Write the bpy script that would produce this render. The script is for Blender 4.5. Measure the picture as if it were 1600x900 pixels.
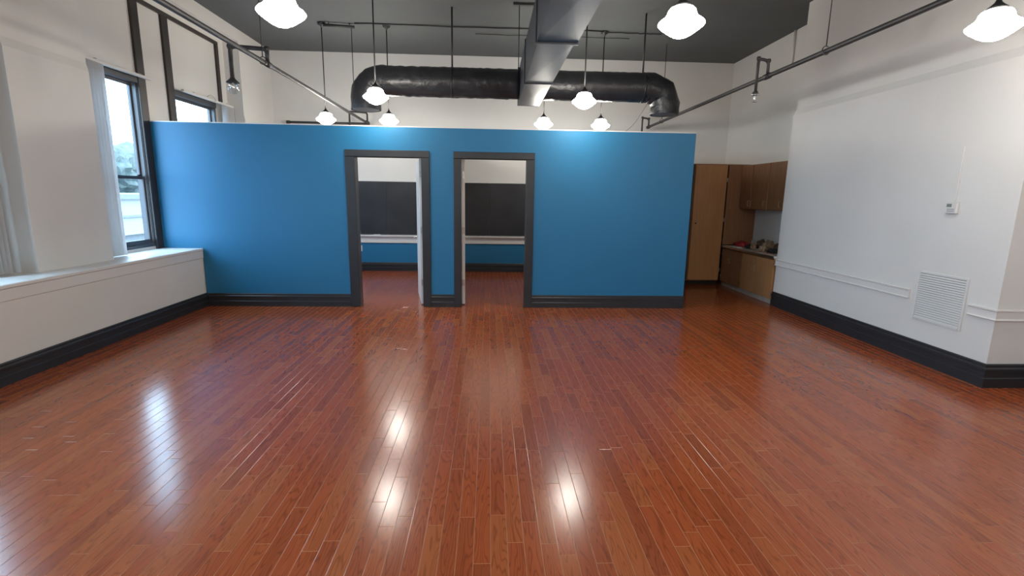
import bpy, bmesh, math, random
from mathutils import Vector, Matrix, noise

# ------------------------------------------------------------------ scene, camera, light
for o in list(bpy.data.objects): bpy.data.objects.remove(o)
S = bpy.context.scene
COL = S.collection
R = random.Random(7)
EYE = 1.56
YAW, PITCH, ROLL, FPX = 0.0477, 0.1858, 0.0158, 771.0

F = Vector((math.sin(YAW)*math.cos(PITCH), math.cos(YAW)*math.cos(PITCH), -math.sin(PITCH)))
R0 = Vector((math.cos(YAW), -math.sin(YAW), 0)); U0 = R0.cross(F)
RT = R0*math.cos(ROLL)+U0*math.sin(ROLL); UP = U0*math.cos(ROLL)-R0*math.sin(ROLL)
cd = bpy.data.cameras.new('camera'); cam = bpy.data.objects.new('camera', cd); COL.objects.link(cam)
cd.sensor_width = 36; cd.lens = FPX/1600*36; cd.clip_start = .05; cd.clip_end = 500
M4 = Matrix(((RT.x, UP.x, -F.x, 0), (RT.y, UP.y, -F.y, 0), (RT.z, UP.z, -F.z, EYE), (0, 0, 0, 1)))
cam.matrix_world = M4
S.camera = cam

SKY_COL, SKY_STR = (0.56, 0.79, 1.0, 1), 13.0
LAMP_COL, LAMP_STR = (1.0, 0.945, 0.855, 1), 68.0
w = bpy.data.worlds.new('overcast_sky'); S.world = w; w.use_nodes = True
bg = w.node_tree.nodes['Background']; bg.inputs['Color'].default_value = SKY_COL; bg.inputs['Strength'].default_value = SKY_STR
vs = S.view_settings
vs.view_transform = 'Standard'; vs.look = 'None'; vs.gamma = 1; vs.use_curve_mapping = False
vs.exposure = 0.0

# ------------------------------------------------------------------ materials
def mat(name, base, rough=.6, metal=0, spec=.5, var=.0, vscale=3, bump=0, bscale=40, coat=0, base2=None, stretch=None, alpha=None):
    m = bpy.data.materials.new(name); m.use_nodes = True
    nt = m.node_tree; b = nt.nodes['Principled BSDF']
    b.inputs['Roughness'].default_value = rough; b.inputs['Metallic'].default_value = metal
    b.inputs['Specular IOR Level'].default_value = spec
    b.inputs['Coat Weight'].default_value = coat
    c = (*base, 1)
    b.inputs['Base Color'].default_value = c
    geo = nt.nodes.new('ShaderNodeNewGeometry')
    src = geo.outputs['Position']
    if stretch:
        mp = nt.nodes.new('ShaderNodeMapping'); mp.inputs['Scale'].default_value = stretch
        nt.links.new(src, mp.inputs['Vector']); src = mp.outputs['Vector']
    if var or base2:
        n = nt.nodes.new('ShaderNodeTexNoise'); n.inputs['Scale'].default_value = vscale; n.inputs['Detail'].default_value = 5
        nt.links.new(src, n.inputs['Vector'])
        r = nt.nodes.new('ShaderNodeValToRGB'); r.color_ramp.elements[0].position = .3; r.color_ramp.elements[1].position = .7
        b2 = base2 or tuple(min(1, x*(1+var)) for x in base)
        b1 = base if base2 else tuple(x*(1-var) for x in base)
        r.color_ramp.elements[0].color = (*b1, 1); r.color_ramp.elements[1].color = (*b2, 1)
        nt.links.new(n.outputs['Fac'], r.inputs['Fac']); nt.links.new(r.outputs['Color'], b.inputs['Base Color'])
    if bump:
        n2 = nt.nodes.new('ShaderNodeTexNoise'); n2.inputs['Scale'].default_value = bscale; n2.inputs['Detail'].default_value = 4
        nt.links.new(src, n2.inputs['Vector'])
        bp = nt.nodes.new('ShaderNodeBump'); bp.inputs['Strength'].default_value = bump; bp.inputs['Distance'].default_value = .01
        nt.links.new(n2.outputs['Fac'], bp.inputs['Height']); nt.links.new(bp.outputs['Normal'], b.inputs['Normal'])
    return m

def floor_mat():
    m = bpy.data.materials.new('oak_strip_floor'); m.use_nodes = True
    nt = m.node_tree; N = nt.nodes; L = nt.links; b = N['Principled BSDF']
    def nd(t, **k):
        n = N.new(t)
        for a, v in k.items(): n.inputs[a].default_value = v
        return n
    geo = N.new('ShaderNodeNewGeometry')
    rn = N.new('ShaderNodeAttribute'); rn.attribute_name = 'rnd'
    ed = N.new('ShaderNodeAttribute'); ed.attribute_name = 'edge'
    off = nd('ShaderNodeVectorMath'); off.operation = 'SCALE'; off.inputs[0].default_value = (3.1, 17.3, 9.7)
    L.new(rn.outputs['Fac'], off.inputs['Scale'])
    add = nd('ShaderNodeVectorMath'); add.operation = 'ADD'; L.new(geo.outputs['Position'], add.inputs[0]); L.new(off.outputs['Vector'], add.inputs[1])
    # cathedral figure: rings stretched along the board
    mp = nd('ShaderNodeMapping', Scale=(1, .11, 1)); L.new(add.outputs['Vector'], mp.inputs['Vector'])
    warp = nd('ShaderNodeTexNoise', Scale=11.0, Detail=2.0, Roughness=.5); L.new(mp.outputs['Vector'], warp.inputs['Vector'])
    mul = nd('ShaderNodeMath'); mul.operation = 'MULTIPLY'; mul.inputs[1].default_value = 17.0; L.new(warp.outputs['Fac'], mul.inputs[0])
    fr = nd('ShaderNodeMath'); fr.operation = 'PINGPONG'; fr.inputs[1].default_value = .5; L.new(mul.outputs[0], fr.inputs[0])
    rr = nd('ShaderNodeValToRGB'); rr.color_ramp.elements[0].position = .0; rr.color_ramp.elements[0].color = (1, 1, 1, 1)
    rr.color_ramp.elements[1].position = .21; rr.color_ramp.elements[1].color = (0, 0, 0, 1)
    sc2 = nd('ShaderNodeMath'); sc2.operation = 'MULTIPLY'; sc2.inputs[1].default_value = 1.0
    L.new(fr.outputs[0], rr.inputs['Fac'])
    # pores
    mp2 = nd('ShaderNodeMapping', Scale=(260, 11, 1)); L.new(add.outputs['Vector'], mp2.inputs['Vector'])
    por = nd('ShaderNodeTexNoise', Scale=1.0, Detail=3.0); L.new(mp2.outputs['Vector'], por.inputs['Vector'])
    pr = nd('ShaderNodeValToRGB'); pr.color_ramp.elements[0].position = .42; pr.color_ramp.elements[1].position = .68
    L.new(por.outputs['Fac'], pr.inputs['Fac'])
    # tone of the board
    tone = nd('ShaderNodeValToRGB'); cr = tone.color_ramp
    cr.elements[0].position = 0; cr.elements[0].color = (.270, .060, .018, 1)
    cr.elements[1].position = 1; cr.elements[1].color = (.345, .092, .026, 1)
    e = cr.elements.new(.35); e.color = (.310, .067, .019, 1)
    e = cr.elements.new(.7); e.color = (.340, .074, .021, 1)
    L.new(rn.outputs['Fac'], tone.inputs['Fac'])
    g1 = nd('ShaderNodeMixRGB'); g1.blend_type = 'MULTIPLY'; g1.inputs['Color2'].default_value = (.42, .35, .32, 1)
    f1 = nd('ShaderNodeMath'); f1.operation = 'MULTIPLY'; f1.inputs[1].default_value = .55; L.new(rr.outputs['Color'], f1.inputs[0])
    L.new(f1.outputs[0], g1.inputs['Fac']); L.new(tone.outputs['Color'], g1.inputs['Color1'])
    g2 = nd('ShaderNodeMixRGB'); g2.blend_type = 'MULTIPLY'; g2.inputs['Color2'].default_value = (.72, .66, .62, 1)
    f2 = nd('ShaderNodeMath'); f2.operation = 'MULTIPLY'; f2.inputs[1].default_value = .35; L.new(pr.outputs['Color'], f2.inputs[0])
    L.new(f2.outputs[0], g2.inputs['Fac']); L.new(g1.outputs['Color'], g2.inputs['Color1'])
    g3 = nd('ShaderNodeMixRGB'); g3.inputs['Color2'].default_value = (.52, .24, .12, 1)  # paler bevels: bare wood, with the light they catch put into the colour
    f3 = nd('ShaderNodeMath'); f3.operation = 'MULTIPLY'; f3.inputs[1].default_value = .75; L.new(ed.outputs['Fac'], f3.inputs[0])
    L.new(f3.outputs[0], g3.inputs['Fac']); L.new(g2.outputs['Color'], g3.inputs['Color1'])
    L.new(g3.outputs['Color'], b.inputs['Base Color'])
    # satin varnish with slight unevenness
    rnz = nd('ShaderNodeTexNoise', Scale=2.2, Detail=3.0); L.new(geo.outputs['Position'], rnz.inputs['Vector'])
    rmp = nd('ShaderNodeMapRange'); rmp.inputs['To Min'].default_value = .175; rmp.inputs['To Max'].default_value = .205
    L.new(rnz.outputs['Fac'], rmp.inputs['Value']); L.new(rmp.outputs['Result'], b.inputs['Roughness'])
    b.inputs['IOR'].default_value = 1.64; b.inputs['Specular IOR Level'].default_value = .5
    return m

def wood_mat(name, c1, c2, rough=.45):
    m = bpy.data.materials.new(name); m.use_nodes = True
    nt = m.node_tree; b = nt.nodes['Principled BSDF']; b.inputs['Roughness'].default_value = rough
    geo = nt.nodes.new('ShaderNodeNewGeometry'); mp = nt.nodes.new('ShaderNodeMapping'); mp.inputs['Scale'].default_value = (26, 26, 1.6)
    n = nt.nodes.new('ShaderNodeTexNoise'); n.inputs['Scale'].default_value = 1.5; n.inputs['Detail'].default_value = 5; n.inputs['Distortion'].default_value = .6
    r = nt.nodes.new('ShaderNodeValToRGB'); r.color_ramp.elements[0].position = .3; r.color_ramp.elements[1].position = .7
    r.color_ramp.elements[0].color = (*c1, 1); r.color_ramp.elements[1].color = (*c2, 1)
    nt.links.new(geo.outputs['Position'], mp.inputs['Vector']); nt.links.new(mp.outputs['Vector'], n.inputs['Vector'])
    nt.links.new(n.outputs['Fac'], r.inputs['Fac']); nt.links.new(r.outputs['Color'], b.inputs['Base Color'])
    return m

def glow_mat():
    m = bpy.data.materials.new('lit_opal_glass'); m.use_nodes = True
    b = m.node_tree.nodes['Principled BSDF']; b.inputs['Base Color'].default_value = (.9, .9, .88, 1); b.inputs['Roughness'].default_value = .2
    b.inputs['Emission Color'].default_value = LAMP_COL; b.inputs['Emission Strength'].default_value = LAMP_STR
    return m

def pane_mat(name, tint=(.93, .97, 1, 1), gloss=.06):
    m = bpy.data.materials.new(name); m.use_nodes = True
    nt = m.node_tree; nt.nodes.remove(nt.nodes['Principled BSDF']); out = nt.nodes['Material Output']
    t = nt.nodes.new('ShaderNodeBsdfTransparent'); t.inputs['Color'].default_value = tint
    g = nt.nodes.new('ShaderNodeBsdfGlossy'); g.inputs['Roughness'].default_value = .03
    mx = nt.nodes.new('ShaderNodeMixShader'); mx.inputs['Fac'].default_value = gloss
    nt.links.new(t.outputs[0], mx.inputs[1]); nt.links.new(g.outputs[0], mx.inputs[2]); nt.links.new(mx.outputs[0], out.inputs['Surface'])
    return m

def cloth_mat(name, c, trans=.4):
    m = mat(name, c, .7); nt = m.node_tree; b = nt.nodes['Principled BSDF']; out = nt.nodes['Material Output']
    t = nt.nodes.new('ShaderNodeBsdfTranslucent'); t.inputs['Color'].default_value = (*c, 1)
    mx = nt.nodes.new('ShaderNodeMixShader'); mx.inputs['Fac'].default_value = trans
    nt.links.new(b.outputs[0], mx.inputs[1]); nt.links.new(t.outputs[0], mx.inputs[2]); nt.links.new(mx.outputs[0], out.inputs['Surface'])
    return m

PAINT = mat('white_wall_paint', (.69, .675, .645), .55, var=.035, vscale=1.3, bump=.08, bscale=30)
PLASTER = mat('old_white_plaster', (.68, .665, .64), .6, var=.05, vscale=.9, bump=.14, bscale=9)
TRIMW = mat('white_trim_paint', (.70, .685, .66), .4, var=.02)
BLUE = mat('blue_satin_paint', (.011, .156, .315), .48, var=.03, vscale=1.5, bump=.05, bscale=60)
CEIL = mat('charcoal_ceiling_paint', (.088, .096, .099), .7, var=.08, vscale=1.2, bump=.06, bscale=20)
DARK = mat('charcoal_trim_paint', (.020, .022, .026), .42, var=.12, vscale=6)
CASING = mat('dark_brown_casing', (.030, .024, .022), .42, var=.2, vscale=9, stretch=(8, 8, 1))
SASH = mat('dark_grey_sash', (.060, .062, .072), .35, var=.1)
JAMBM = mat('silver_window_track', (.10, .10, .11), .4)
FLOOR = floor_mat()
SUB = mat('dark_subfloor', (.03, .012, .007), .9, var=.2)
GLOW = glow_mat()
BLACKM = mat('black_painted_steel', (.028, .028, .030), .35, metal=.2, var=.15, vscale=8)
PIPEM = mat('dark_iron_pipe', (.045, .043, .044), .48, metal=.2, var=.2, vscale=6)
JACKET = mat('black_duct_jacket', (.026, .027, .031), .34, var=.25, vscale=5, bump=1.0, bscale=13)
RECTM = mat('grey_painted_duct', (.038, .043, .054), .45, var=.15, vscale=3, bump=.12, bscale=5)
LINER = mat('grey_duct_liner', (.16, .16, .17), .6, var=.2)
CHALK = mat('black_chalkboard', (.020, .020, .023), .5, var=.35, vscale=2.5)
DOORW = mat('white_door_paint', (.70, .70, .69), .4, var=.02)
STEEL = mat('brushed_steel', (.55, .55, .54), .3, metal=1, var=.1, vscale=20)
CABW = wood_mat('brown_cabinet_wood', (.38, .185, .072), (.46, .230, .095))
CABD = wood_mat('dark_cabinet_wood', (.21, .098, .045), (.28, .134, .064))
CABIN = mat('dark_cabinet_interior', (.012, .009, .008), .8, var=.2)
COUNT = mat('pale_counter_laminate', (.55, .51, .46), .35, var=.06, vscale=12)
KICK = mat('pale_kick_board', (.42, .39, .35), .5, var=.15, vscale=8)
PLAST = mat('white_plastic', (.68, .67, .65), .35, var=.02)
GREYP = mat('grey_plastic', (.30, .30, .30), .4, var=.05)
LCD = mat('grey_display', (.22, .24, .22), .2, var=.03)
VENTW = mat('white_vent_enamel', (.66, .655, .64), .35, var=.03)
VENTD = mat('dark_vent_cavity', (.10, .10, .10), .8, var=.1)
GLASS = pane_mat('window_glass')
JAR = pane_mat('clear_jar_glass', (.92, .94, .95, 1), .22)
HANDLE = mat('aged_brass', (.45, .38, .28), .35, metal=.8, var=.2, vscale=20)
BLIND = cloth_mat('white_blind_vane', (.66, .66, .66), .45)
REDC = mat('red_cloth', (.33, .018, .024), .6, var=.3, vscale=14, bump=.5, bscale=25)
TANC = mat('tan_canvas', (.30, .20, .12), .8, var=.3, vscale=18, bump=.6, bscale=30)
BRNC = mat('brown_canvas', (.10, .06, .04), .8, var=.4, vscale=16, bump=.6, bscale=30)
BLKC = mat('black_cloth', (.018, .017, .018), .75, var=.3, vscale=16, bump=.6, bscale=30)
PAPER = mat('printed_paper', (.55, .50, .45), .7, base2=(.35, .08, .06), vscale=24)
EXTW = mat('grey_clapboard', (.22, .21, .20), .7, var=.04)
EXTG = mat('pale_asphalt', (.12, .12, .12), .9, var=.1, vscale=.4)
ROOFM = mat('pale_grey_roof', (.13, .13, .13), .8, var=.08)
LEAF = mat('hazed_grey_foliage', (.07, .085, .075), .9, base2=(.13, .15, .135), vscale=2.5)  # distance haze put into the leaf colour as grey
BARK = mat('grey_bark', (.20, .19, .18), .9, var=.2)

# ------------------------------------------------------------------ mesh helpers
ORG = {}
class MB:
    def __init__(s): s.v = []; s.f = []; s.sm = []
    def quad(s, a, b, c, d): s.raw([a, b, c, d], [(0, 1, 2, 3)]); return s
    def raw(s, v, f, smooth=False):
        n = len(s.v); s.v += [Vector(p) for p in v]; s.f += [tuple(i+n for i in q) for q in f]; s.sm += [smooth]*len(f); return s
    def box(s, x0, x1, y0, y1, z0, z1):
        v = [(x, y, z) for x in (x0, x1) for y in (y0, y1) for z in (z0, z1)]
        return s.raw(v, [(0, 1, 3, 2), (4, 6, 7, 5), (0, 4, 5, 1), (2, 3, 7, 6), (0, 2, 6, 4), (1, 5, 7, 3)])
    def tube(s, pts, r, n=12, caps=True, rfun=None):
        P = [Vector(p) for p in pts]; m = len(P)
        T = []
        for i in range(m):
            a = (P[i]-P[i-1]).normalized() if i else None
            b = (P[i+1]-P[i]).normalized() if i < m-1 else None
            T.append((a or b, b or a))
        t0 = T[0][1]; u = t0.orthogonal().normalized()
        rings = []
        prev = t0
        for i in range(m):
            a, b = T[i]; t = (a+b).normalized()
            # transport u from the incoming segment direction
            q = prev.rotation_difference(a); u = q @ u; u = (u-a*u.dot(a)).normalized(); w2 = a.cross(u)
            ring = []
            for k in range(n):
                th = 2*math.pi*k/n; rr = r if rfun is None else rfun(i, k)
                d = (u*math.cos(th)+w2*math.sin(th))*rr
                lam = -d.dot(t)/max(.2, a.dot(t)); ring.append(P[i]+d+a*lam)
            rings.append(ring); prev = a
        v = [p for g in rings for p in g]; f = []
        for i in range(m-1):
            for k in range(n):
                k2 = (k+1) % n; f.append((i*n+k, i*n+k2, (i+1)*n+k2, (i+1)*n+k))
        base = len(s.v); s.raw(v, f, True)
        if caps:
            s.f += [tuple(base+k for k in reversed(range(n))), tuple(base+(m-1)*n+k for k in range(n))]; s.sm += [False, False]
        return s
    def lathe(s, c, prof, n=32, axis='z', smooth=True):
        c = Vector(c); v = []; f = []; m = len(prof)
        for r, h in prof:
            for k in range(n):
                th = 2*math.pi*k/n; a, b = r*math.cos(th), r*math.sin(th)
                v.append(c+Vector({'z': (a, b, h), 'x': (h, a, b), 'y': (b, h, a)}[axis]))
        for i in range(m-1):
            for k in range(n):
                k2 = (k+1) % n; f.append((i*n+k, i*n+k2, (i+1)*n+k2, (i+1)*n+k))
        return s.raw(v, f, smooth)
    def extrude(s, prof, p0, p1, out, up=(0, 0, 1)):
        # profile (out, up) swept straight from p0 to p1
        p0, p1, o, u = Vector(p0), Vector(p1), Vector(out), Vector(up); n = len(prof)
        v = [p0+o*a+u*b for a, b in prof]+[p1+o*a+u*b for a, b in prof]
        f = [(k, (k+1) % n, n+(k+1) % n, n+k) for k in range(n)]+[tuple(reversed(range(n))), tuple(range(n, 2*n))]
        return s.raw(v, f)
    def sweep(s, prof, pts, z=0):
        # profile (out, up) along a plan polyline; out is to the right of travel, corners mitred
        P = [Vector((a, b)) for a, b in pts]; n = len(prof); rings = []
        D = [(P[i+1]-P[i]).normalized() for i in range(len(P)-1)]; Nn = [Vector((d.y, -d.x)) for d in D]
        for i, p in enumerate(P):
            if i == 0: m = Nn[0]
            elif i == len(P)-1: m = Nn[-1]
            else: m = (Nn[i-1]+Nn[i]); m = m/(1+Nn[i-1].dot(Nn[i]))
            rings.append([(p.x+m.x*a, p.y+m.y*a, z+b) for a, b in prof])
        v = [q for g in rings for q in g]
        f = [(i*n+k, i*n+(k+1) % n, (i+1)*n+(k+1) % n, (i+1)*n+k) for i in range(len(P)-1) for k in range(n)]
        f += [tuple(reversed(range(n))), tuple(range((len(P)-1)*n, len(P)*n))]
        return s.raw(v, f)
    def build(s, name, material, parent=None, bevel=0, org=None, fixn=True):
        org = Vector(ORG[parent.name]) if parent else Vector(org if org else s.base())
        me = bpy.data.meshes.new(name); me.from_pydata([tuple(p-org) for p in s.v], [], s.f)
        me.polygons.foreach_set('use_smooth', s.sm)
        bm = bmesh.new(); bm.from_mesh(me)
        if fixn: bmesh.ops.recalc_face_normals(bm, faces=bm.faces)
        if bevel:
            eds = [e for e in bm.edges if len(e.link_faces) == 2 and e.calc_face_angle(0) > .6]
            bmesh.ops.bevel(bm, geom=eds, offset=bevel, segments=1, affect='EDGES', profile=.5, clamp_overlap=True)
        bm.to_mesh(me); bm.free()
        me.materials.append(material)
        o = bpy.data.objects.new(name, me); COL.objects.link(o)
        if parent: o.parent = parent
        else: o.location = org
        ORG[o.name] = org
        return o
    def base(s):
        xs = [p.x for p in s.v]; ys = [p.y for p in s.v]; zs = [p.z for p in s.v]
        return ((min(xs)+max(xs))/2, (min(ys)+max(ys))/2, min(zs))

def tag(o, label=None, cat=None, group=None, kind=None):
    if label: o['label'] = label
    if cat: o['category'] = cat
    if group: o['group'] = group
    if kind: o['kind'] = kind
    return o
def thing(name, loc, label, cat, group=None):
    o = bpy.data.objects.new(name, None); COL.objects.link(o); o.location = loc; o.empty_display_size = .1
    ORG[o.name] = Vector(loc); return tag(o, label, cat, group)
def setting(name, loc, label, cat):
    return tag(thing(name, loc, label, cat), kind='structure')
def fillet(pts, r, n=5):
    P = [Vector(p) for p in pts]; out = [P[0]]
    for i in range(1, len(P)-1):
        a = (P[i-1]-P[i]); b = (P[i+1]-P[i]); d = min(r, a.length*.49, b.length*.49)
        p, q = P[i]+a.normalized()*d, P[i]+b.normalized()*d
        for k in range(n+1):
            t = k/n; out.append(p*(1-t)**2+P[i]*2*t*(1-t)+q*t*t)
    out.append(P[-1]); return out

# ------------------------------------------------------------------ room dimensions
XL, XLW, XWIN = -3.86, -4.12, -4.39        # sill front, wall face, window recess face
XR, XRW = 4.243, 4.77                      # breast face, right wall face
YP, YF, YN = 6.82, 10.10, -4.5             # blue partition face, far wall, near wall
ZC, ZTOP, ZS = 4.16, 2.417, .794
YB0, YB1 = 3.83, 7.055                     # breast
PT = .13

# ------------------------------------------------------------------ floor
PW = .076
def plank_arrays(L):
    g, b, w2, l2, t = .0004, .0014, PW/2, L/2, .018
    v = []
    for dx, dy, z in ((g, g, -t), (g, g, -b*.4), (g+b, g+b, 0)):
        v += [(-w2+dx, -l2+dy, z), (w2-dx, -l2+dy, z), (w2-dx, l2-dy, z), (-w2+dx, l2-dy, z)]
    f = []
    for i in (0, 4):
        for k in range(4): f.append((i+k, i+(k+1) % 4, i+4+(k+1) % 4, i+4+k))
    f.append((8, 9, 10, 11))
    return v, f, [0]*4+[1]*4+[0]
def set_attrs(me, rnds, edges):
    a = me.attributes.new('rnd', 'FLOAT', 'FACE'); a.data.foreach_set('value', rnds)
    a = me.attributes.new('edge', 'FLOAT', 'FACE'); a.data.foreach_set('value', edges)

sub = MB().box(XL-.02, XRW, YN, YF, -.12, -.0185)
floor = sub.build('floor', SUB, org=(0, 0, 0)); tag(floor, 'glossy red-brown oak strip floor across the whole room', 'floor', kind='structure')
boards = []
LENS = [.30, .42, .55, .70, .86, 1.05]
nrow = int((XRW-XL)/PW)+1
for i in range(nrow):
    x = XL+PW/2+i*PW
    if x > XRW: break
    y = YN+R.uniform(0, .5)
    while y < YF-.05:
        L = R.choice(LENS)
        if y+L > YF: L = YF-y
        c = y+L/2
        if x > XR+.01:
            if y < YB0-.01 < y+L: L = YB0-.005-y
            elif YB0-.02 <= y < YB1-.005:
                y = YB1-.004; continue
        c = y+L/2
        boards.append((x, c, L, R.randrange(12)/11.0, min(1, max(0, R.betavariate(1.2, 5)))))
        y += L
def shown(bd):
    x, y, L = bd[:3]; d = Vector((x, y, -EYE)); wz = d.dot(F)
    if wz < .6: return 0
    px, py = FPX*d.dot(RT)/wz, FPX*d.dot(UP)/wz
    if abs(px) > 800 or abs(py) > 450: return 0
    if y > YP and not (-1.9 < x/y*YP < -.9 or -.4 < x/y*YP < .5 or x > 3): return 0
    return L*EYE/wz**3
order = sorted(range(len(boards)), key=lambda k: -shown(boards[k]))
single = set(order[:298])
cache = {}
sv, sf, sr, se = [], [], [], []
for k, (x, y, L, rn, fl) in enumerate(boards):
    v, f, e = plank_arrays(L)
    if k in single:
        key = (round(L, 3), rn)
        if key not in cache:
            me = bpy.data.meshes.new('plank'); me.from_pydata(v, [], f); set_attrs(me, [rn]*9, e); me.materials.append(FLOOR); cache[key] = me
        o = bpy.data.objects.new('plank', cache[key]); COL.objects.link(o); o.parent = floor; o.location = (x, y, 0)
    else:
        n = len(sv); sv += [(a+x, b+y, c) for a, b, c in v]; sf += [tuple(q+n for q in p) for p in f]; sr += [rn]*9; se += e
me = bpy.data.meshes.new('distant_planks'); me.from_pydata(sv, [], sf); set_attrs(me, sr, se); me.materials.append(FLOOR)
o = bpy.data.objects.new('distant_planks', me); COL.objects.link(o); o.parent = floor; o['kind'] = 'stuff'

# ------------------------------------------------------------------ ceiling, walls
c = MB().box(XLW-.5, XRW+.3, YN-.2, YF+.2, ZC, ZC+.15).build('ceiling', CEIL); tag(c, 'flat charcoal painted ceiling', 'ceiling', kind='structure')

far = MB().box(XLW-.5, XRW+.3, YF, YF+.2, -.12, ZC).build('wall_far', PAINT, bevel=0)
tag(far, 'off-white far wall behind the blue partition', 'wall', kind='structure')
MB().box(XL, 2.70, YF-.006, YF, .17, .57).build('painted_dado', BLUE, far)
near = MB().box(XLW-.5, XRW+.3, YN-.2, YN, -.12, ZC).build('wall_near', PAINT); tag(near, 'off-white wall behind the viewer', 'wall', kind='structure')

wr = MB().box(XRW, XRW+.2, YN, YF, -.12, ZC)
wr = wr.build('wall_right', PAINT); tag(wr, 'off-white right wall of the cabinet alcove', 'wall', kind='structure')
br = MB()
br.raw([(XR, YB0, -.1), (XRW, YB0, -.1), (XRW, YB1, -.1), (XR, YB1, -.1),
        (XR, YB0, 2.72), (XRW, YB0, 2.72), (XRW, YB1, 2.72), (XR, YB1, 2.72),
        (XR+.028, YB0, 2.80), (XRW, YB0, 2.80), (XRW, YB1-.03, 2.80), (XR+.028, YB1-.03, 2.80),
        (XR+.028, YB0, ZC), (XRW, YB0, ZC), (XRW, YB1-.03, ZC), (XR+.028, YB1-.03, ZC)],
       [(0, 3, 2, 1), (12, 13, 14, 15)]+[(i+k, i+(k+1) % 4, i+4+(k+1) % 4, i+4+k) for i in (0, 4, 8) for k in range(4)])
br = br.build('wall_chimney_breast', PLASTER); tag(br, 'white plaster wall projection with vent grille and thermostat', 'wall', kind='structure')

RECESS = ((5.58, 8.89), (1.36, 4.66), (-2.86, .44))
WZ0, WZ1, RZ = .83, 2.93, 3.97
wins = []
lw = MB()
edges = [YF]
for a, b in RECESS: edges += [b, a]
edges.append(YN)
for i in range(0, len(edges), 2):          # piers, thicker below an old ceiling line
    y1, y0 = edges[i], edges[i+1]
    xa = XLW-.016
    lw.raw([(-4.6, y0, 0), (XLW, y0, 0), (XLW, y1, 0), (-4.6, y1, 0), (-4.6, y0, 2.74), (XLW, y0, 2.74), (XLW, y1, 2.74), (-4.6, y1, 2.74),
            (-4.6, y0, 2.82), (xa, y0, 2.82), (xa, y1, 2.82), (-4.6, y1, 2.82), (-4.6, y0, ZC), (xa, y0, ZC), (xa, y1, ZC), (-4.6, y1, ZC)],
           [(0, 3, 2, 1), (12, 13, 14, 15)]+[(q+k, q+(k+1) % 4, q+4+(k+1) % 4, q+4+k) for q in (0, 4, 8) for k in range(4)])
for a, b in RECESS:
    lw.box(-4.6, XLW-.016, a, b, RZ, ZC)
    wa = (a+.08, a+1.13); wb = (b-1.49, b-.40)
    wins += [wa, wb]
    lw.box(-4.505, XWIN, a, b, WZ1, RZ).box(-4.505, XWIN, a, b, 0, WZ0)
    lw.box(-4.505, XWIN, a, wa[0], WZ0, WZ1).box(-4.505, XWIN, wa[1], wb[0], WZ0, WZ1).box(-4.505, XWIN, wb[1], b, WZ0, WZ1)
lw = lw.build('wall_left', PAINT, org=(XLW, 3, 0)); tag(lw, 'off-white left wall with deep window recesses', 'wall', kind='structure')

# low boxed ledge under the windows
lb = MB().box(XWIN, XL-.012, YN, YF, 0, ZS-.035).build('wall_window_ledge', PAINT, org=(XL, 3, 0)); tag(lb, 'low white boxed ledge running under the windows', 'wall', kind='structure')
MB().extrude([(0, 0), (.010, .006), (.012, .10), (0, .10)], (XL-.012, YN, .658), (XL-.012, YP, .658), (1, 0, 0)).build('apron', TRIMW, lb)
sl = MB().box(XWIN, XL+.008, YN, YP, ZS-.034, ZS).box(XWIN, XL+.008, YP+PT, YF, ZS-.034, ZS).build('trim_1', TRIMW, bevel=.006, org=(XL, 3, ZS)); tag(sl, 'white window sill board on top of the ledge', 'sill', kind='structure')

# partition
def bluewall():
    m = MB(); t = YP+PT
    m.box(XWIN, XL, YP, t, ZS, ZTOP)
    m.box(XL, -1.80, YP, t, 0, ZTOP).box(-1.80, -.90, YP, t, 2.045, ZTOP).box(-.90, -.40, YP, t, 0, ZTOP)
    m.box(-.40, .51, YP, t, 2.045, ZTOP).box(.51, 2.786, YP, t, 0, ZTOP)
    return m
pw = bluewall().build('wall_partition', BLUE, org=(0, YP, 0)); tag(pw, 'bright blue partition wall with two doorways', 'wall', kind='structure')
MB().box(XWIN+.01, 2.79, YP-.002, YP+PT+.002, ZTOP, ZTOP+.012).build('top_cap', TRIMW, pw)
d = MB().box(-.70, -.60, YP+PT, YF-.01, 0, ZTOP).build('wall_room_divider', PAINT); tag(d, 'white divider between the two small rooms', 'wall', kind='structure')
d = MB().box(2.686, 2.786, YP+PT, YF-.01, 0, ZTOP).build('wall_room_side', BLUE); tag(d, 'blue side wall of the small rooms', 'wall', kind='structure')

# baseboards: stepped profile (out, up)
def bprof(h): return [(0, 0), (.026, 0), (.026, h*.40), (.020, h*.43), (.020, h*.66), (.024, h*.70), (.024, h*.80), (.014, h*.86), (.014, h*.96), (.009, h), (0, h)]
def baseboard(name, runs, h, label):
    m = MB()
    for p0, p1, out in runs: m.extrude(bprof(h), p0, p1, out)
    o = m.build(name, DARK, org=(*runs[0][0][:2], 0)); return tag(o, label, 'baseboard', kind='structure')
baseboard('baseboard_left', [((XL-.012, YN, 0), (XL-.012, YP, 0), (1, 0, 0))], .182, 'dark charcoal baseboard along the window ledge')
baseboard('baseboard_partition', [((XL+.02, YP, 0), (-1.913, YP, 0), (0, -1, 0)), ((-.804, YP, 0), (-.484, YP, 0), (0, -1, 0)), ((.605, YP, 0), (2.79, YP, 0), (0, -1, 0))], .178, 'dark stepped baseboard along the blue partition')
bb = MB().sweep(bprof(.21), [(XR, YB1), (XR, YB0), (XRW, YB0), (XRW, YN)]).build('baseboard_right', DARK, org=(XR, YB0, 0)); tag(bb, 'dark tall baseboard around the right wall projection', 'baseboard', kind='structure')
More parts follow.
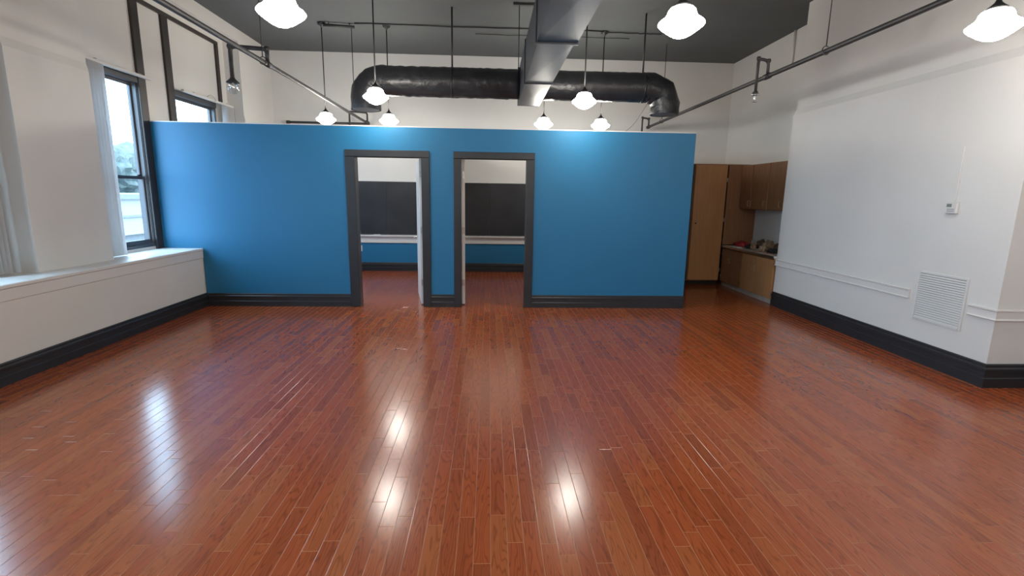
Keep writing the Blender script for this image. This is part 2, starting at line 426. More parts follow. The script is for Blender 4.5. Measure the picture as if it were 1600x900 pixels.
baseboard('baseboard_far', [((XL, YF, 0), (-.71, YF, 0), (0, -1, 0)), ((-.59, YF, 0), (2.68, YF, 0), (0, -1, 0)), ((2.80, YF, 0), (3.15, YF, 0), (0, -1, 0))], .175, 'dark baseboard at the far wall')
baseboard('baseboard_near', [((XL, YN, 0), (XRW, YN, 0), (0, 1, 0))], .2, 'dark baseboard behind the viewer')

# white chair rail on the breast
rp = [(0, 0), (.022, .0), (.026, .006), (.022, .012), (.018, .018), (.018, .074), (.032, .084), (.032, .094), (0, .096)]
t2 = MB().extrude(rp, (XR, 4.69, .60), (XR, YB1, .60), (-1, 0, 0)).build('trim_2', TRIMW); tag(t2, 'white chair rail ending beside the vent grille', 'chair rail', kind='structure')
t3 = MB().sweep(rp, [(XR, 4.062), (XR, YB0), (XRW, YB0)], .588).build('trim_3', TRIMW)
tag(t3, 'white chair rail wrapping the near corner of the wall projection', 'chair rail', kind='structure')

# ------------------------------------------------------------------ windows
def ring(m, x0, x1, y0, y1, z0, z1, wy, wt, wb):
    m.box(x0, x1, y0, y0+wy, z0, z1).box(x0, x1, y1-wy, y1, z0, z1).box(x0, x1, y0+wy, y1-wy, z0, z0+wb).box(x0, x1, y0+wy, y1-wy, z1-wt, z1); return m
WL = ['dark double-hung window in front of the blue partition, trees and white building outside', 'dark double-hung window rising behind the blue partition',
      'dark double-hung window out of view at far left', 'dark double-hung window out of view beside the first at left', 'dark double-hung window behind the viewer', 'dark double-hung window furthest behind the viewer']
for i, (a, b) in enumerate(wins):
    wdw = setting('window_%d' % (i+1), (XWIN, (a+b)/2, WZ0), WL[i], 'window')
    ring(MB(), -4.51, XWIN+.004, a, b, WZ0, WZ1, .025, .065, .03).build('window_frame', SASH, wdw)
    ring(MB(), -4.495, XWIN-.006, a+.025, b-.025, WZ0+.03, WZ1-.065, .010, .008, .01).build('sash_track', JAMBM, wdw)
    zm = 1.70
    us = ring(MB(), -4.475, -4.448, a+.036, b-.036, zm-.01, WZ1-.075, .024, .035, .035).build('upper_sash', SASH, wdw, bevel=.004)
    MB().box(-4.464, -4.460, a+.056, b-.056, zm+.02, WZ1-.105).build('pane', GLASS, us)
    ls = ring(MB(), -4.443, -4.416, a+.036, b-.036, WZ0+.04, zm+.025, .024, .04, .055).build('lower_sash', SASH, wdw, bevel=.004)
    MB().box(-4.432, -4.428, a+.056, b-.056, WZ0+.09, zm-.01).build('pane', GLASS, ls)
    MB().box(-4.44, -4.415, b-.14, b-.07, zm+.025, zm+.045).build('sash_lock', BLACKM, ls, bevel=.003)

def casing_group(n, a, b, label):
    g = setting('trim_%d' % n, (XWIN, a, ZS), label, 'casing')
    x0, x1 = XWIN, XWIN+.03
    ya, yb = a+1.115, b-1.61
    MB().box(x0, x1, ya, ya+.135, ZS, 3.92).build('upright', CASING, g, bevel=.004)
    MB().box(x0, x1, yb, yb+.135, ZS, 3.84).build('upright', CASING, g, bevel=.004)
    MB().box(x0, x1, b-.285, b-.205, 2.975, 3.84).build('upright', CASING, g, bevel=.004)
    MB().box(x0, x1, ya+.135, b-.205, 3.84, 3.895).build('head_bar', CASING, g, bevel=.004)
    for p, q in ((a+.08, ya), (yb+.135, b-.40)):
        MB().box(x0, x1-.01, p, q, WZ1-.075, WZ1+.0).build('window_head', SASH, g, bevel=.004)
for k, (a, b) in enumerate(RECESS):
    casing_group(4+k, a, b, ['dark brown window casings and head bar in the recess at the partition', 'dark window casings in the recess nearer the viewer', 'dark window casings in the recess behind the viewer'][k])

def blind(y0, y1, ys, label, z=2.905, xr=-4.27):
    t = thing('vertical_blind', (xr, (y0+y1)/2, z), label, 'blind', 'stacked vertical blinds')
    MB().box(xr-.02, xr+.02, y0, y1, z, z+.032).build('head_rail', PLAST, t, bevel=.004)
    for y in (y0+.25, y1-.2):
        MB().box(XWIN, xr+.022, y-.012, y+.012, z+.033, z+.039).build('bracket', GREYP, t)
    for k, y in enumerate(ys):
        m = MB(); n = 6; a = math.radians(62+R.uniform(-9, 9)); wv = .085; v = []
        for zz in (ZS+.012, z-.004):
            for j in range(n+1):
                u = (j/n-.5)*wv; bow = .010*(1-(2*j/n-1)**2)
                v.append((xr+u*math.sin(a)+bow*math.cos(a), y+u*math.cos(a)*.9-bow*math.sin(a), zz))
        m.raw(v, [(j, j+1, n+2+j, n+1+j) for j in range(n)], True)
        m.v += [p+Vector((.0012, .0012, 0)) for p in m.v]; q = 2*(n+1)
        m.f += [tuple(q+i for i in reversed(f)) for f in m.f[:n]]; m.sm += [True]*n
        m.build('vane', BLIND, t, fixn=False)
    return t
b1 = blind(5.63, 6.78, [5.65+.047*k for k in range(7)], 'white vertical blind bunched at the left of the window before the blue partition')
b2 = blind(7.44, 8.80, [8.54+.042*k for k in range(6)], 'white vertical blind bunched right in the window behind the partition')
b3 = blind(3.20, 4.60, [4.31+.042*k for k in range(6)], 'added unseen vertical blind bunched beside the pier in the nearest left window')  # unseen blind, added to keep daylight off the pier reveal
MB().tube([(-4.24, 8.79, 2.90), (-4.235, 8.80, 2.2), (-4.24, 8.79, 1.6)], .004, 6).build('pull_cord', GREYP, b2)
MB().tube(fillet([(-4.25, 8.02, 2.945), (-4.24, 8.10, 2.99), (-4.235, 8.22, 2.95), (-4.25, 8.24, 2.91)], .05), .004, 6).build('loose_cord', GREYP, b2)

# ------------------------------------------------------------------ doors
def doorway(n, xo0, xi0, xi1, xo1, hinge, ang, label):
    g = setting('door_%d' % n, ((xi0+xi1)/2, YP, 0), label, 'door')
    zt, zi = 2.12, 2.03
    for a, b in ((xo0, xi0), (xi1, xo1)):
        MB().box(a, b, YP-.022, YP, 0, zi).build('side_casing', DARK, g, bevel=.005)
        MB().box(a, b, YP+PT, YP+PT+.02, 0, zi).build('side_casing', DARK, g, bevel=.005)
    MB().box(xo0, xo1, YP-.022, YP, zi, zt).build('head_casing', DARK, g, bevel=.005)
    MB().box(xo0, xo1, YP+PT, YP+PT+.02, zi, zt).build('head_casing', DARK, g, bevel=.005)
    MB().box(xi0-.014, xi0, YP, YP+PT, 0, zi).build('jamb', DARK, g)
    MB().box(xi1, xi1+.012, YP, YP+PT, 0, zi).build('jamb', DARK, g)
    MB().box(xi0, xi1, YP, YP+PT, zi, zi+.012).build('head_jamb', DARK, g)
    # leaf, swung into the room
    hx = xi1-.003 if hinge == 'r' else xi0+.003; sg = -1 if hinge == 'r' else 1
    hy = YP+PT+.005; W = xi1-xi0-.01; T = .044
    ca, sa = math.cos(math.radians(ang)), math.sin(math.radians(ang))
    dirv = Vector((sg*ca, sa, 0)); nrm = Vector((sg*sa, -ca, 0))       # nrm: towards the opening
    def P(u, t, z): p = Vector((hx, hy, z))+dirv*u+nrm*t; return p
    def slab(u0, u1, t0, t1, z0, z1):
        v = [P(u, t, z) for u in (u0, u1) for t in (t0, t1) for z in (z0, z1)]
        return MB().raw(v, [(0, 1, 3, 2), (4, 6, 7, 5), (0, 4, 5, 1), (2, 3, 7, 6), (0, 2, 6, 4), (1, 5, 7, 3)])
    leaf = slab(.004, W, 0, T, .012, zi-.004).build('door_leaf', DOORW, g, bevel=.002)
    for z in (.28, 1.02, 1.78):
        slab(-.006, .004, .004, T-.004, z, z+.09).build('hinge', STEEL, leaf)
    for t in (-.05, T+.05):
        MB().tube([P(W-.07, T/2, .90), P(W-.07, t, .90)], .010, 10).build('knob_spindle', STEEL, leaf)
        MB().tube([P(W-.07, t, .90), P(W-.17, t, .90)], .009, 10).build('lever_handle', STEEL, leaf)
    return g
doorway(1, -1.913, -1.786, -.914, -.804, 'r', 79, 'left doorway in the blue wall, white door swung in at its right')
doorway(2, -.484, -.386, .497, .605, 'l', 93, 'right doorway in the blue wall, white door swung in at its left')

# ------------------------------------------------------------------ chalkboards at the far wall
def chalkboard(x0, x1, seams, label):
    t = thing('chalkboard', ((x0+x1)/2, YF, .57), label, 'chalkboard', 'chalkboards on the far wall')
    xs = [x0]+seams+[x1]
    MB().box(x0, x1, YF-.010, YF-.0005, .745, 1.79).build('backing', GREYP, t)
    for a, b in zip(xs, xs[1:]):
        MB().box(a+.001, b-.001, YF-.024, YF-.011, .745, 1.785).build('board_panel', CHALK, t, bevel=.001)
    MB().box(x0-.03, x1+.03, YF-.032, YF-.0005, 1.787, 1.815).build('top_strip', TRIMW, t, bevel=.003)
    for a in (x0-.03, x1): MB().box(a, a+.03, YF-.032, YF-.0005, .745, 1.785).build('side_strip', TRIMW, t, bevel=.003)
    MB().box(x0-.03, x1+.03, YF-.032, YF-.007, .575, .700).build('apron_board', TRIMW, t, bevel=.003)
    MB().extrude([(0, 0), (.045, 0), (.050, .010), (.050, .034), (.042, .034), (.040, .016), (0, .016)], (x0-.03, YF-.0325, .702), (x1+.03, YF-.0325, .702), (0, -1, 0)).build('chalk_tray', TRIMW, t)
    return t
chalkboard(-3.30, -.80, [-2.05], 'long black chalkboard seen through the left doorway')
chalkboard(-.54, 2.40, [.004, 1.2], 'long black chalkboard seen through the right doorway')
e = MB().box(-2.31, -2.18, YF-.070, YF-.036, .7185, .748).build('chalk_eraser', PLAST, bevel=.005); tag(e, 'small pale eraser on the chalk tray through the left doorway', 'eraser')
ot = thing('wall_outlet', (-2.60, YF-.006, .40), 'white wall outlet below the chalkboard through the left doorway', 'outlet')
MB().box(-2.635, -2.565, YF-.012, YF-.0062, .40, .515).build('cover_plate', PLAST, ot, bevel=.003)
for z in (.425, .468): MB().box(-2.617, -2.583, YF-.0145, YF-.0122, z, z+.026).build('socket', GREYP, ot, bevel=.002)

# ------------------------------------------------------------------ pendant lamps
GP = [(r*.925, h*.95) for r, h in [(.040, .106), (.062, .106), (.084, .099), (.097, .084), (.103, .064), (.112, .046), (.131, .029), (.151, .016), (.163, .004), (.1645, -.004), (.156, -.015), (.136, -.031), (.109, -.051), (.080, -.070), (.050, -.085), (.022, -.092), (.002, -.093)]]
def pendant(x, y, z, label):
    t = thing('pendant_lamp', (x, y, z-.11), label, 'pendant lamp', 'schoolhouse pendant lamps')
    MB().lathe((x, y, z), GP, 36).build('glass_globe', GLOW, t)
    MB().lathe((x, y, z), [(.0, .165), (.014, .165), (.019, .15), (.036, .132), (.056, .116), (.060, .1005), (.056, .101), (.0, .101)], 24).build('fitter', BLACKM, t)
    MB().tube([(x, y, z+.16), (x, y, ZC-.03)], .0085, 8).build('stem', BLACKM, t)
    MB().lathe((x, y, ZC), [(.0, -.075), (.014, -.075), (.020, -.05), (.055, -.035), (.062, -.010), (.062, -.001), (.0, -.001)], 24).build('canopy', BLACKM, t)
    return t
ZL = 2.715
for x, y, l in ((-1.372, 3.58, 'large near lit pendant lamp at upper left, before the ceiling'), (1.285, 3.55, 'large near lit pendant lamp right of the rectangular duct'),
                (3.355, 3.41, 'large near lit pendant lamp at the right edge, before the white wall'),
                (-1.400, 6.44, 'lit pendant lamp before the left elbow of the round duct'), (1.165, 6.40, 'lit pendant lamp before the round duct, right of the rectangular duct'),
                (-2.640, 8.45, 'leftmost small lit pendant lamp just above the blue wall'), (-1.640, 8.47, 'small lit pendant lamp above the blue wall, above the left doorway'),
                (.880, 8.45, 'small lit pendant lamp above the blue wall near the rectangular duct end'), (1.825, 8.45, 'rightmost small lit pendant lamp just above the blue wall'),
                (-1.37, .70, 'added lit pendant lamp overhead left of the viewer, unseen'), (1.28, .70, 'added lit pendant lamp overhead right of the viewer, unseen'), (3.35, .6, 'added lit pendant lamp far right beside the viewer, unseen'),  # this row and the next are unseen, added to light the room evenly
                (-1.37, -2.2, 'added unseen lit pendant lamp behind the viewer at left'), (1.28, -2.2, 'added unseen lit pendant lamp behind the viewer in the middle'), (3.35, -2.2, 'added unseen lit pendant lamp behind the viewer at right')):
    pendant(x, y, ZL, l)

# ------------------------------------------------------------------ ducts
YD, ZD, RD = 7.62, 3.150, .206
def wrinkled(seed, amp, n, rr):
    def f(i, k):
        th = 2*math.pi*k/n
        return rr+amp*noise.noise(Vector((i*.55+seed, 2.2*math.cos(th), 2.2*math.sin(th))))+amp*.6*noise.noise(Vector((i*1.7+seed*3, 5*math.cos(th), 5*math.sin(th))))
    return f
def lin(a, b, n): a, b = Vector(a), Vector(b); return [a.lerp(b, k/n) for k in range(n+1)]
rd = thing('round_duct', (.58, YD, 2.745), 'black jacketed round duct with a downturned elbow at each end', 'duct')
NN = 36
MB().tube(lin((-1.55, YD, ZD), (.418, YD, ZD), 46), RD, NN, rfun=wrinkled(1, .010, NN, RD)).build('duct_run', JACKET, rd)
MB().tube(lin((.750, YD, ZD-.005), (2.28, YD, ZD), 36), RD, NN, rfun=wrinkled(5, .007, NN, RD)).build('duct_run', JACKET, rd)
arc = [Vector((-1.55-.25*math.sin(a), YD, ZD-.25+.25*math.cos(a))) for a in [math.pi/2*k/12 for k in range(13)]]
arc = [Vector((-1.50, YD, ZD))]+arc+[Vector((-1.80, YD, 2.84)), Vector((-1.80, YD, 2.745))]
MB().tube(arc, RD, NN, caps=False, rfun=wrinkled(9, .012, NN, RD+.004)).build('duct_elbow', JACKET, rd)
MB().tube([(-1.80, YD, 2.7465), (-1.80, YD, 2.772)], RD-.018, NN).build('duct_mouth', LINER, rd)
cut = [(2.24, YD, ZD), (2.36, YD, ZD), (2.535, YD, ZD-.075), (2.60, YD, ZD-.24), (2.60, YD, 2.775)]
pts = []
for a, b in zip(cut, cut[1:]): pts += lin(a, b, 4)[:-1]
pts.append(Vector(cut[-1]))
MB().tube(pts, RD, NN, caps=False, rfun=wrinkled(14, .011, NN, RD+.002)).build('duct_elbow', JACKET, rd)
MB().tube([(2.60, YD, 2.777), (2.60, YD, 2.80)], RD-.02, NN).build('duct_mouth', LINER, rd)
for x in (-.55, 2.24):
    MB().tube([(x-.016, YD, ZD), (x+.016, YD, ZD)], RD+.006, NN).build('hanger_strap', BLACKM, rd)
    MB().tube([(x, YD, ZD+RD), (x, YD, ZC-.001)], .0125, 10).build('hanger_rod', BLACKM, rd)

xa, xb, za, zb = .420, .748, 2.900, 3.385
qd = thing('rectangular_duct', ((xa+xb)/2, 5, za), 'grey painted rectangular duct running overhead to the round duct', 'duct')
cuts = [7.87, 6.34, 4.66, 2.9, 1.1, -.7, -2.5, YN+.02]
for k, (a, b) in enumerate(zip(cuts, cuts[1:])):
    g = 0 if k < 2 else .014
    m = MB()
    # sheet-metal section with a shallow cross break on its underside
    cx, cy = (xa+xb)/2, (a+b)/2
    v = [(xa-g, b, za-g), (xb+g, b, za-g), (xb+g, a, za-g), (xa-g, a, za-g), (cx, cy, za-g-.006), (xa-g, b, zb+g), (xb+g, b, zb+g), (xb+g, a, zb+g), (xa-g, a, zb+g)]
    m.raw(v, [(0, 1, 4), (1, 2, 4), (2, 3, 4), (3, 0, 4), (5, 8, 7, 6), (0, 5, 6, 1), (1, 6, 7, 2), (2, 7, 8, 3), (3, 8, 5, 0)])
    m.build('duct_section', RECTM, qd)
for y in cuts[1:-1]:
    m = MB(); t = .012 if y > 5 else .026
    m.box(xa-t, xb+t, y-.014, y+.014, za-t, za-.001).box(xa-t, xb+t, y-.014, y+.014, zb+.001, zb+t).box(xa-t, xa-.0005, y-.014, y+.014, za-.001, zb+.001).box(xb+.0005, xb+t, y-.014, y+.014, za-.001, zb+.001)
    m.build('joint_flange', RECTM, qd, bevel=.002)
m = MB().box(xa-.006, xb+.003, 7.87, 7.878, za-.003, zb+.003).build('end_cap', RECTM, qd, bevel=.002)
for x, y in ((.395, 7.39), (.395, 3.2), (.785, 3.2)):
    MB().tube([(x, y, 3.30), (x, y, ZC-.031)], .006, 8).build('hanger_rod', BLACKM, qd)
for y in (7.39, 3.2):
    MB().box(.385, xa-.0005, y-.012, y+.012, 3.28, 3.33).build('hanger_lug', BLACKM, qd, bevel=.002)
    MB().box(.31, .86, y-.03, y+.03, ZC-.03, ZC-.001).build('ceiling_channel', BLACKM, qd, bevel=.003)

# ------------------------------------------------------------------ sprinkler pipes
ZP = 2.885
def sprinkler_line(x, y1, label, bends, rods, tail=None):
    t = thing('sprinkler_pipe', (x, 3, ZP), label, 'pipe', 'sprinkler pipes')
    MB().tube([(x, YN+.02, ZP), (x, y1, ZP)], .023, 16).build('main_pipe', PIPEM, t)
    for (y, dx, up, drop, big) in bends:
        r = .022 if big else .016
        MB().lathe((x, y, ZP), [(0, -.05), (.031, -.05), (.031, .05), (0, .05)], 16, 'y').build('tee_fitting', PIPEM, t)
        zt = ZP+up
        MB().tube(fillet([(x, y, ZP+.02), (x, y, zt), (x+dx, y, zt+.02), (x+dx, y, zt-drop)], .05), r, 12).build('return_bend', PIPEM, t)
        for q in ((x, y, zt), (x+dx, y, zt+.02)):
            MB().lathe(q, [(0, -r*1.45), (r*1.1, -r*1.2), (r*1.5, 0), (r*1.1, r*1.2), (0, r*1.45)], 12).build('elbow_fitting', PIPEM, t)
        zd = zt-drop; c = (x+dx, y, zd)
        if big:      # flared cap with a clear glass jar
            MB().lathe(c, [(.020, .05), (.026, .03), (.042, .012), (.062, -.006), (.066, -.014), (.058, -.014), (.0, -.006)], 24).build('flared_cap', PIPEM, t)
            j = MB().lathe(c, [(.050, -.015), (.054, -.03), (.054, -.075), (.046, -.105), (.028, -.125), (.0, -.130)], 24).build('glass_jar', JAR, t)
            MB().lathe(c, [(0, -.016), (.012, -.016), (.016, -.04), (.014, -.07), (0, -.085)], 12).build('bulb', PLAST, t)
        else:
            MB().lathe(c, [(0, .02), (.024, .02), (.040, -.012), (.042, -.02), (.0, -.02)], 16).build('escutcheon', STEEL, t)
            MB().lathe(c, [(0, -.02), (.012, -.021), (.012, -.05), (.008, -.06), (.008, -.085), (.026, -.088), (.026, -.091), (0, -.091)], 14).build('sprinkler_head', STEEL, t)
    for y in rods:
        MB().tube([(x, y, ZP+.045), (x, y, ZC-.001)], .0055, 8).build('hanger_rod', PIPEM, t)
        MB().tube([(x+.034*math.cos(a), y, ZP+.008+.037*math.sin(a)) for a in [2*math.pi*k/20 for k in range(21)]], .0045, 6, caps=False).build('hanger_ring', PIPEM, t)
    return t
sl_ = sprinkler_line(-2.36, 9.82, 'dark sprinkler pipe on the left, running past the windows to the far wall', [(5.70, -.38, .15, .33, True), (2.4, -.38, .15, .33, True)], (5.58, 2.3))
MB().tube(fillet([(-2.36, 9.80, ZP), (-2.31, 9.84, ZP), (-2.31, 9.84, 3.04), (-2.64, 9.84, 3.06), (-2.64, 9.84, 2.72)], .04), .017, 12).build('return_bend', PIPEM, sl_)
MB().tube([(-2.29, 9.93, 2.855), (-3.81, 9.93, 2.855)], .021, 12).build('branch_pipe', PIPEM, sl_)
MB().tube(fillet([(-2.36, 9.80, ZP), (-2.30, 9.90, ZP-.01), (-2.32, 9.93, 2.855)], .03), .022, 12).build('end_elbow', PIPEM, sl_)
MB().lathe((-3.81, 9.93, 2.855), [(0, -.03), (.03, -.03), (.03, .03), (0, .03)], 14, 'x').build('end_cap', PIPEM, sl_)
MB().lathe((-2.64, 9.84, 2.72), [(0, .02), (.024, .02), (.040, -.012), (.0, -.02), (.01, -.07), (.026, -.075), (0, -.08)], 16).build('sprinkler_head', STEEL, sl_)
sr_ = sprinkler_line(3.035, 9.78, 'dark sprinkler pipe on the right, sloping away past the white wall', [(5.62, -.115, .16, .34, False), (9.74, -.125, .15, .28, False), (1.6, -.115, .16, .34, False)], (4.66, 1.2, 9.0))

# ceiling conduit, strut and wires
cc = thing('ceiling_conduit', (0, 8.45, ZC), 'thin conduit across the ceiling feeding the back pendant lamps', 'conduit')
def wob(x0, x1, y, z, n=14): return [(x0+(x1-x0)*k/n, y+.02*noise.noise(Vector((k*.7, x0, 0))), z-.02*abs(noise.noise(Vector((k*.5, 3, x0))))) for k in range(n+1)]
MB().tube(wob(-2.12, 1.80, 8.40, ZC-.012), .010, 8).build('conduit_run', BLACKM, cc)
MB().tube(wob(1.80, 2.75, 8.44, ZC-.014), .009, 8).build('conduit_run', BLACKM, cc)
MB().tube(wob(-.25, 2.3, 8.72, ZC-.012), .006, 8).build('loose_wire', BLACKM, cc)
sg = thing('ceiling_strut', (-2.39, 8.46, ZC-.05), 'short dark pipe strut on the ceiling beside the leftmost small lamp', 'strut')
MB().tube([(-2.60, 8.40, ZC-.05), (-2.13, 8.46, ZC-.05)], .022, 12).build('strut_pipe', PIPEM, sg)
for x in (-2.52, -2.20): MB().tube([(x, 8.43, ZC-.05), (x, 8.43, ZC-.001)], .008, 8).build('strut_bolt', PIPEM, sg)
MB().tube([(-2.18, 8.452, ZC-.06), (-2.18, 8.452, 2.90)], .006, 8).build('hanger_rod', PIPEM, sg)
wv = MB().tube(fillet([(2.42, YD+.26, 2.98), (2.33, 8.3, 2.70), (2.28, 9.0, 2.62), (2.45, 9.9, 2.60), (2.46, 10.06, 2.2)], .5, 8), .003, 6).build('hanging_cable', PIPEM); tag(wv, 'thin dark cable drooping from the right duct elbow', 'cable')
wc = MB().tube([(4.745, 8.1, 3.62), (4.745, 8.1, ZC-.001)], .014, 8).build('wall_conduit', TRIMW); tag(wc, 'short white conduit high on the alcove wall', 'conduit')

# ------------------------------------------------------------------ things on the right wall
vg = thing('vent_grille', (XR, 4.362, .417), 'white louvred return-air grille low on the right wall', 'vent')
vy0, vy1, vz0, vz1 = 4.105, 4.622, .417, .898
MB().box(XR-.002, XR-.0003, vy0+.02, vy1-.02, vz0+.02, vz1-.02).build('backing', VENTD, vg)
m = MB(); ring(m, XR-.014, XR-.0005, vy0, vy1, vz0, vz1, .022, .022, .022); m.build('grille_frame', VENTW, vg, bevel=.003)
ns = 20; pit = (vz1-vz0-.044)/ns
proto = None
for k in range(ns):
    z = vz0+.022+pit*k
    if proto is None:
        proto = MB().extrude([(.002, .004), (.013, .0), (.0145, .0012), (.0035, pit*.78), (.002, pit*.78)], (XR, vy0+.022, z), (XR, vy1-.022, z), (-1, 0, 0)).build('slat', VENTW, vg)
    else:
        o = proto.copy(); COL.objects.link(o); o.parent = vg; o.location = (0, 0, pit*k)
for y in (vy0+.011, vy1-.011):
    for z in (vz0+.12, vz1-.12): MB().lathe((XR-.014, y, z), [(0, -.0025), (.004, -.002), (.005, 0)], 10, 'x').build('screw', STEEL, vg)
th = thing('thermostat', (XR, 4.38, 1.45), 'white thermostat box on the right wall above the vent grille', 'thermostat')
MB().box(XR-.008, XR-.0005, 4.318, 4.442, 1.452, 1.566).build('back_plate', PLAST, th, bevel=.003)
bd = MB().box(XR-.034, XR-.0085, 4.324, 4.436, 1.458, 1.560).build('body', PLAST, th, bevel=.006)
MB().box(XR-.0355, XR-.0345, 4.375, 4.425, 1.515, 1.545).build('display', LCD, bd)
for z in (1.475, 1.492): MB().box(XR-.037, XR-.0345, 4.345, 4.415, z, z+.008).build('button', GREYP, bd)
rw = MB().box(XR-.010, XR-.0005, 4.372, 4.388, 1.567, 2.05).build('cable_raceway', TRIMW, bevel=.002); tag(rw, 'slim white raceway rising from the thermostat', 'raceway')

# ------------------------------------------------------------------ cabinets in the alcove
YT = 8.75
tc = thing('tall_cabinet', (3.9, 9.2, 0), 'tall brown wooden cabinet at the back of the alcove beside the blue wall', 'cabinet')
m = MB().box(3.16, 3.18, YT+.005, YF-.03, 0, 2.14).box(4.745, 4.765, YT+.005, YF-.03, .76, 2.14).box(3.18, 4.745, YF-.045, YF-.03, .09, 2.14).box(3.16, 4.765, YT+.005, YF-.03, 2.14, 2.155).box(3.18, 4.19, YT+.02, YF-.045, .075, .09).box(3.60, 3.62, YT+.02, YF-.045, .09, 2.14).box(4.19, 4.205, YT+.02, YF-.045, .09, 2.14)
m.build('carcass', CABD, tc)
dr = MB().box(3.615, 4.185, YT-.018, YT+.002, .092, 2.138).build('door', CABW, tc, bevel=.003)
MB().lathe((3.68, YT-.019, 1.12), [(0, -.026), (.012, -.024), (.014, -.014), (.007, -.008), (.007, 0)], 14, 'y').build('knob', BLACKM, dr)
for z in (.25, 1.15, 1.85): MB().box(4.187, 4.203, YT-.022, YT-.002, z, z+.07).build('hinge', STEEL, dr)
MB().box(4.215, 4.768, YT-.004, YT+.004, .745, 2.138).build('filler_panel', CABD, tc, bevel=.002)
MB().box(3.18, 4.19, YT+.06, YT+.075, .0, .075).build('kick_board', CABIN, tc)

XLC = 4.22
lc = thing('base_cabinet', (4.49, 7.9, 0), 'low brown base cabinet along the right alcove wall', 'cabinet')
MB().box(XLC+.030, XRW-.004, YB1+.012, YT-.008, .075, .695).build('carcass', CABD, lc)
MB().box(XLC+.045, XLC+.06, YB1+.012, YT-.008, .0, .074).build('kick_board', KICK, lc)
def pull(m, x, y, z, h, par):
    MB().tube(fillet([(x, y, z), (x-.025, y, z), (x-.025, y, z+h), (x, y, z+h)], .012, 4), .004, 8).build('handle', HANDLE, par)
ly = [8.735, 8.42, 8.02, 7.60, 7.08]
for k, (b, a) in enumerate(zip(ly, ly[1:])):
    dd = MB().box(XLC, XLC+.0295, a+.009, b-.009, .085, .672).build('door', CABW if k > 1 else CABD, lc, bevel=.003)
    hy = a+.04 if k % 2 == 0 else b-.04
    pull(None, XLC, hy, .44, .085, dd)
    hz = b-.006 if k % 2 == 0 else a+.006
    for z in (.15, .56): MB().box(XLC-.004, XLC-.0003, hz-.02, hz+.012, z, z+.05).build('hinge', HANDLE, dd)
ct = thing('countertop', (4.49, 7.9, .70), 'pale laminate countertop on the base cabinet', 'countertop')
MB().box(XLC-.015, XRW-.003, YB1+.006, YT-.006, .697, .733).build('slab', COUNT, ct, bevel=.003)
MB().box(XLC-.019, XLC-.0155, YB1+.006, YT-.006, .699, .731).build('metal_edge', STEEL, ct)
MB().box(XRW-.022, XRW-.003, YB1+.006, YT-.006, .7335, .83).build('backsplash', COUNT, ct, bevel=.002)

XUC = 4.45
uc = thing('wall_cabinet', (4.61, 8.05, 1.385), 'brown wall cabinet with three doors above the countertop', 'cabinet')
MB().box(XUC+.030, XRW-.003, 7.35, YT-.008, 1.385, 2.135).build('carcass', CABD, uc)
uy = [8.735, 8.36, 7.85, 7.355]
for k, (b, a) in enumerate(zip(uy, uy[1:])):
    dd = MB().box(XUC, XUC+.0295, a+.009, b-.009, 1.394, 2.126).build('door', CABD, uc, bevel=.003)
    pull(None, XUC, (a+.05, b-.05, a+.12)[k], 1.44, .09, dd)
    if k == 1: pull(None, XUC, a+.07, 1.44, .09, dd)

# ------------------------------------------------------------------ bundles on the counter
ZK = .7335
def lump(name, c, sx, sy, sz, m, label, cat, seed, rough=.35, kind=None):
    bm = bmesh.new(); bmesh.ops.create_icosphere(bm, subdivisions=4, radius=1)
    for v in bm.verts:
        p = v.co.copy(); n = noise.noise(p*1.6+Vector((seed, 0, 0)))*rough+noise.noise(p*4.2+Vector((0, seed, 0)))*rough*.45
        p *= 1+n
        v.co = Vector((p.x*sx, p.y*sy, max(-.55, p.z)*sz))
    zmin = min(v.co.z for v in bm.verts)
    for v in bm.verts: v.co.z -= zmin
    for f in bm.faces: f.smooth = True
    me = bpy.data.meshes.new(name); bm.to_mesh(me); bm.free(); me.materials.append(m)
    o = bpy.data.objects.new(name, me); COL.objects.link(o); o.location = c; ORG[o.name] = Vector(c)
    return tag(o, label, cat)
lump('cloth_bundle', (4.46, 8.53, ZK), .12, .13, .060, REDC, 'crumpled red cloth bundle on the countertop beside the tall cabinet', 'cloth', 3)
lump('cloth_bundle', (4.63, 8.20, ZK), .075, .10, .095, BRNC, 'dark brown crumpled bundle against the wall on the countertop', 'cloth', 11, .4)
lump('canvas_bag', (4.60, 7.92, ZK), .09, .105, .10, TANC, 'tan crumpled canvas bag in the middle of the countertop pile', 'bag', 21, .4)
lump('cloth_bundle', (4.42, 8.17, ZK), .075, .10, .042, BLKC, 'black crumpled cloth behind the tan coil on the countertop', 'cloth', 31, .4)
lump('canvas_bag', (4.62, 7.63, ZK), .085, .10, .10, BRNC, 'brown canvas bag at the near end of the countertop pile', 'bag', 41, .4)
lump('cloth_bundle', (4.41, 7.48, ZK), .065, .08, .05, BLKC, 'black crumpled cloth at the near front of the countertop', 'cloth', 51, .4)
lump('cloth_bundle', (4.41, 7.74, ZK), .065, .075, .06, TANC, 'small tan crumpled cloth at the front of the countertop pile', 'cloth', 61, .4)
co = thing('rope_coil', (4.36, 7.955, ZK), 'small tan coil standing on the countertop pile', 'rope')
for k in range(3):
    MB().tube([(4.36+.012*(k-1), 7.955+.040*math.cos(a), ZK+.054+.040*math.sin(a)) for a in [2*math.pi*q/20 for q in range(21)]], .013, 8, caps=False).build('rope_turn', TANC, co)
cn = thing('dark_tin', (4.58, 7.33, ZK), 'dark tin box at the near end of the countertop', 'tin')
MB().box(4.52, 4.64, 7.27, 7.39, ZK, ZK+.11).build('tin_body', BLKC, cn, bevel=.008)
MB().box(4.516, 4.644, 7.266, 7.394, ZK+.1105, ZK+.128).build('lid', GREYP, cn, bevel=.005)
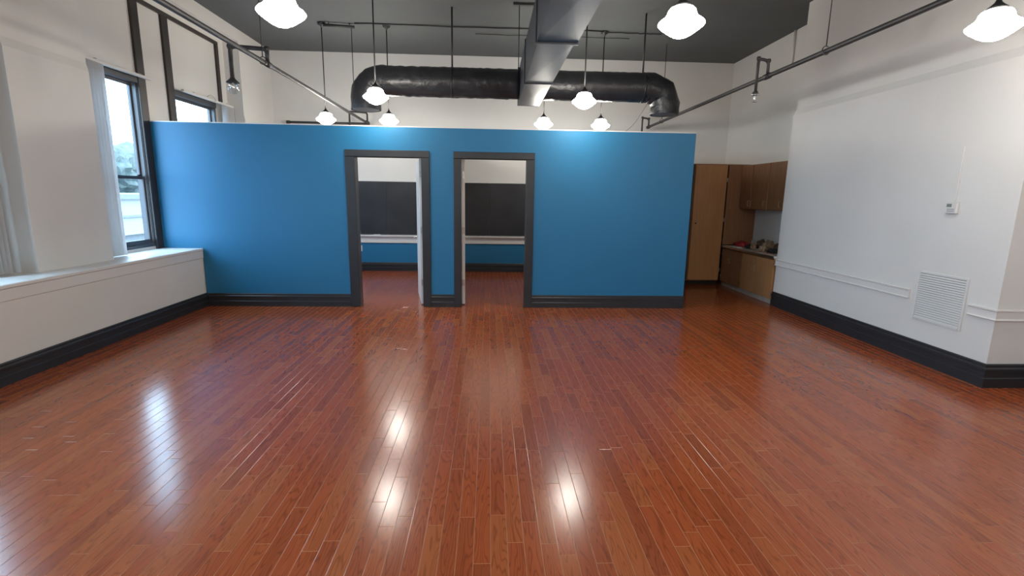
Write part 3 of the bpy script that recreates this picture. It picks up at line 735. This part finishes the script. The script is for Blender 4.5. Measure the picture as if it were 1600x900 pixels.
for k, (x, y, a) in enumerate(((4.275, 7.62, .15), (4.275, 7.34, -.1), (4.275, 8.34, .1))):
    m = MB().box(-.05, .05, -.09, .09, 0, .006+.003*k); q = Matrix.Rotation(a, 4, 'Z')
    m.v = [q @ p+Vector((x, y, ZK)) for p in m.v]
    o = m.build('paper_packet', PAPER if k < 2 else PLAST, bevel=.001)
    tag(o, ['red and cream printed packet at the front of the countertop pile', 'red and cream printed packet nearest the wall end of the countertop', 'pale paper packet before the red bundle on the countertop'][k], 'packet')

# ------------------------------------------------------------------ outside the windows
g = MB().box(-160, -5, -60, 160, -7.2, -7).build('ground', EXTG); tag(g, 'pale street ground far below the window', 'ground', kind='structure')
bl = thing('white_building', (-34, 44, -7), 'long low white building across the street outside the window', 'building')
MB().box(-40, -30, 34, 66, -2.2, .75).build('upper_storey', EXTW, bl)
MB().box(-40, -30.4, 34.3, 65.7, -7, -2.2).build('ground_storey', ROOFM, bl)
MB().box(-40.3, -29.6, 33.7, 66.3, .75, 1.15).build('parapet', ROOFM, bl)
MB().box(-30, -29.8, 34, 66, -.75, -.60).build('band_course', ROOFM, bl)
for k in range(10):
    y = 35.5+3.0*k
    wn = MB().box(-30.38, -30.3, y, y+1.6, -5.2, -3.2).build('window', SASH, bl); MB().box(-30.31, -30.27, y+.1, y+1.5, -5.1, -3.3).build('pane', CHALK, wn)
def tree(x, y, h, rr, seed, label):
    t = thing('tree', (x, y, -7), label, 'tree', 'trees behind the white building')
    MB().tube([(x, y, -7), (x+.2, y, -3), (x, y+.1, h-rr)], .3, 8).build('trunk', BARK, t)
    bm = bmesh.new()
    rg = random.Random(seed)
    for k in range(12):
        d = Vector((rg.uniform(-1, 1), rg.uniform(-1, 1), rg.uniform(-.9, .9)))*rr*.62
        mt = Matrix.Translation(d) @ Matrix.Diagonal((1, 1, .85, 1))
        r = bmesh.ops.create_icosphere(bm, subdivisions=3, radius=rr*rg.uniform(.38, .6), matrix=mt)
        for v in r['verts']: v.co += v.co.normalized()*noise.noise(v.co*1.7+Vector((seed, 0, 0)))*.7
    me = bpy.data.meshes.new('crown'); bm.to_mesh(me); bm.free(); me.materials.append(LEAF)
    o = bpy.data.objects.new('crown', me); COL.objects.link(o); o.parent = t; o.location = (0, 0, h+7-rr*.9)
tree(-48, 50, 6.0, 4.4, 1, 'leftmost hazy grey tree behind the white building')
tree(-48, 64, 7.6, 4.8, 2, 'tallest hazy grey tree behind the white building')
tree(-48, 78, 6.4, 4.6, 3, 'small hazy grey tree at the end of the white building')
tree(-66, 92, 9.4, 5.5, 4, 'furthest hazy grey tree behind the white building')
tree(-66, 72, 8.4, 5.5, 5, 'hazy grey tree set far back behind the white building')
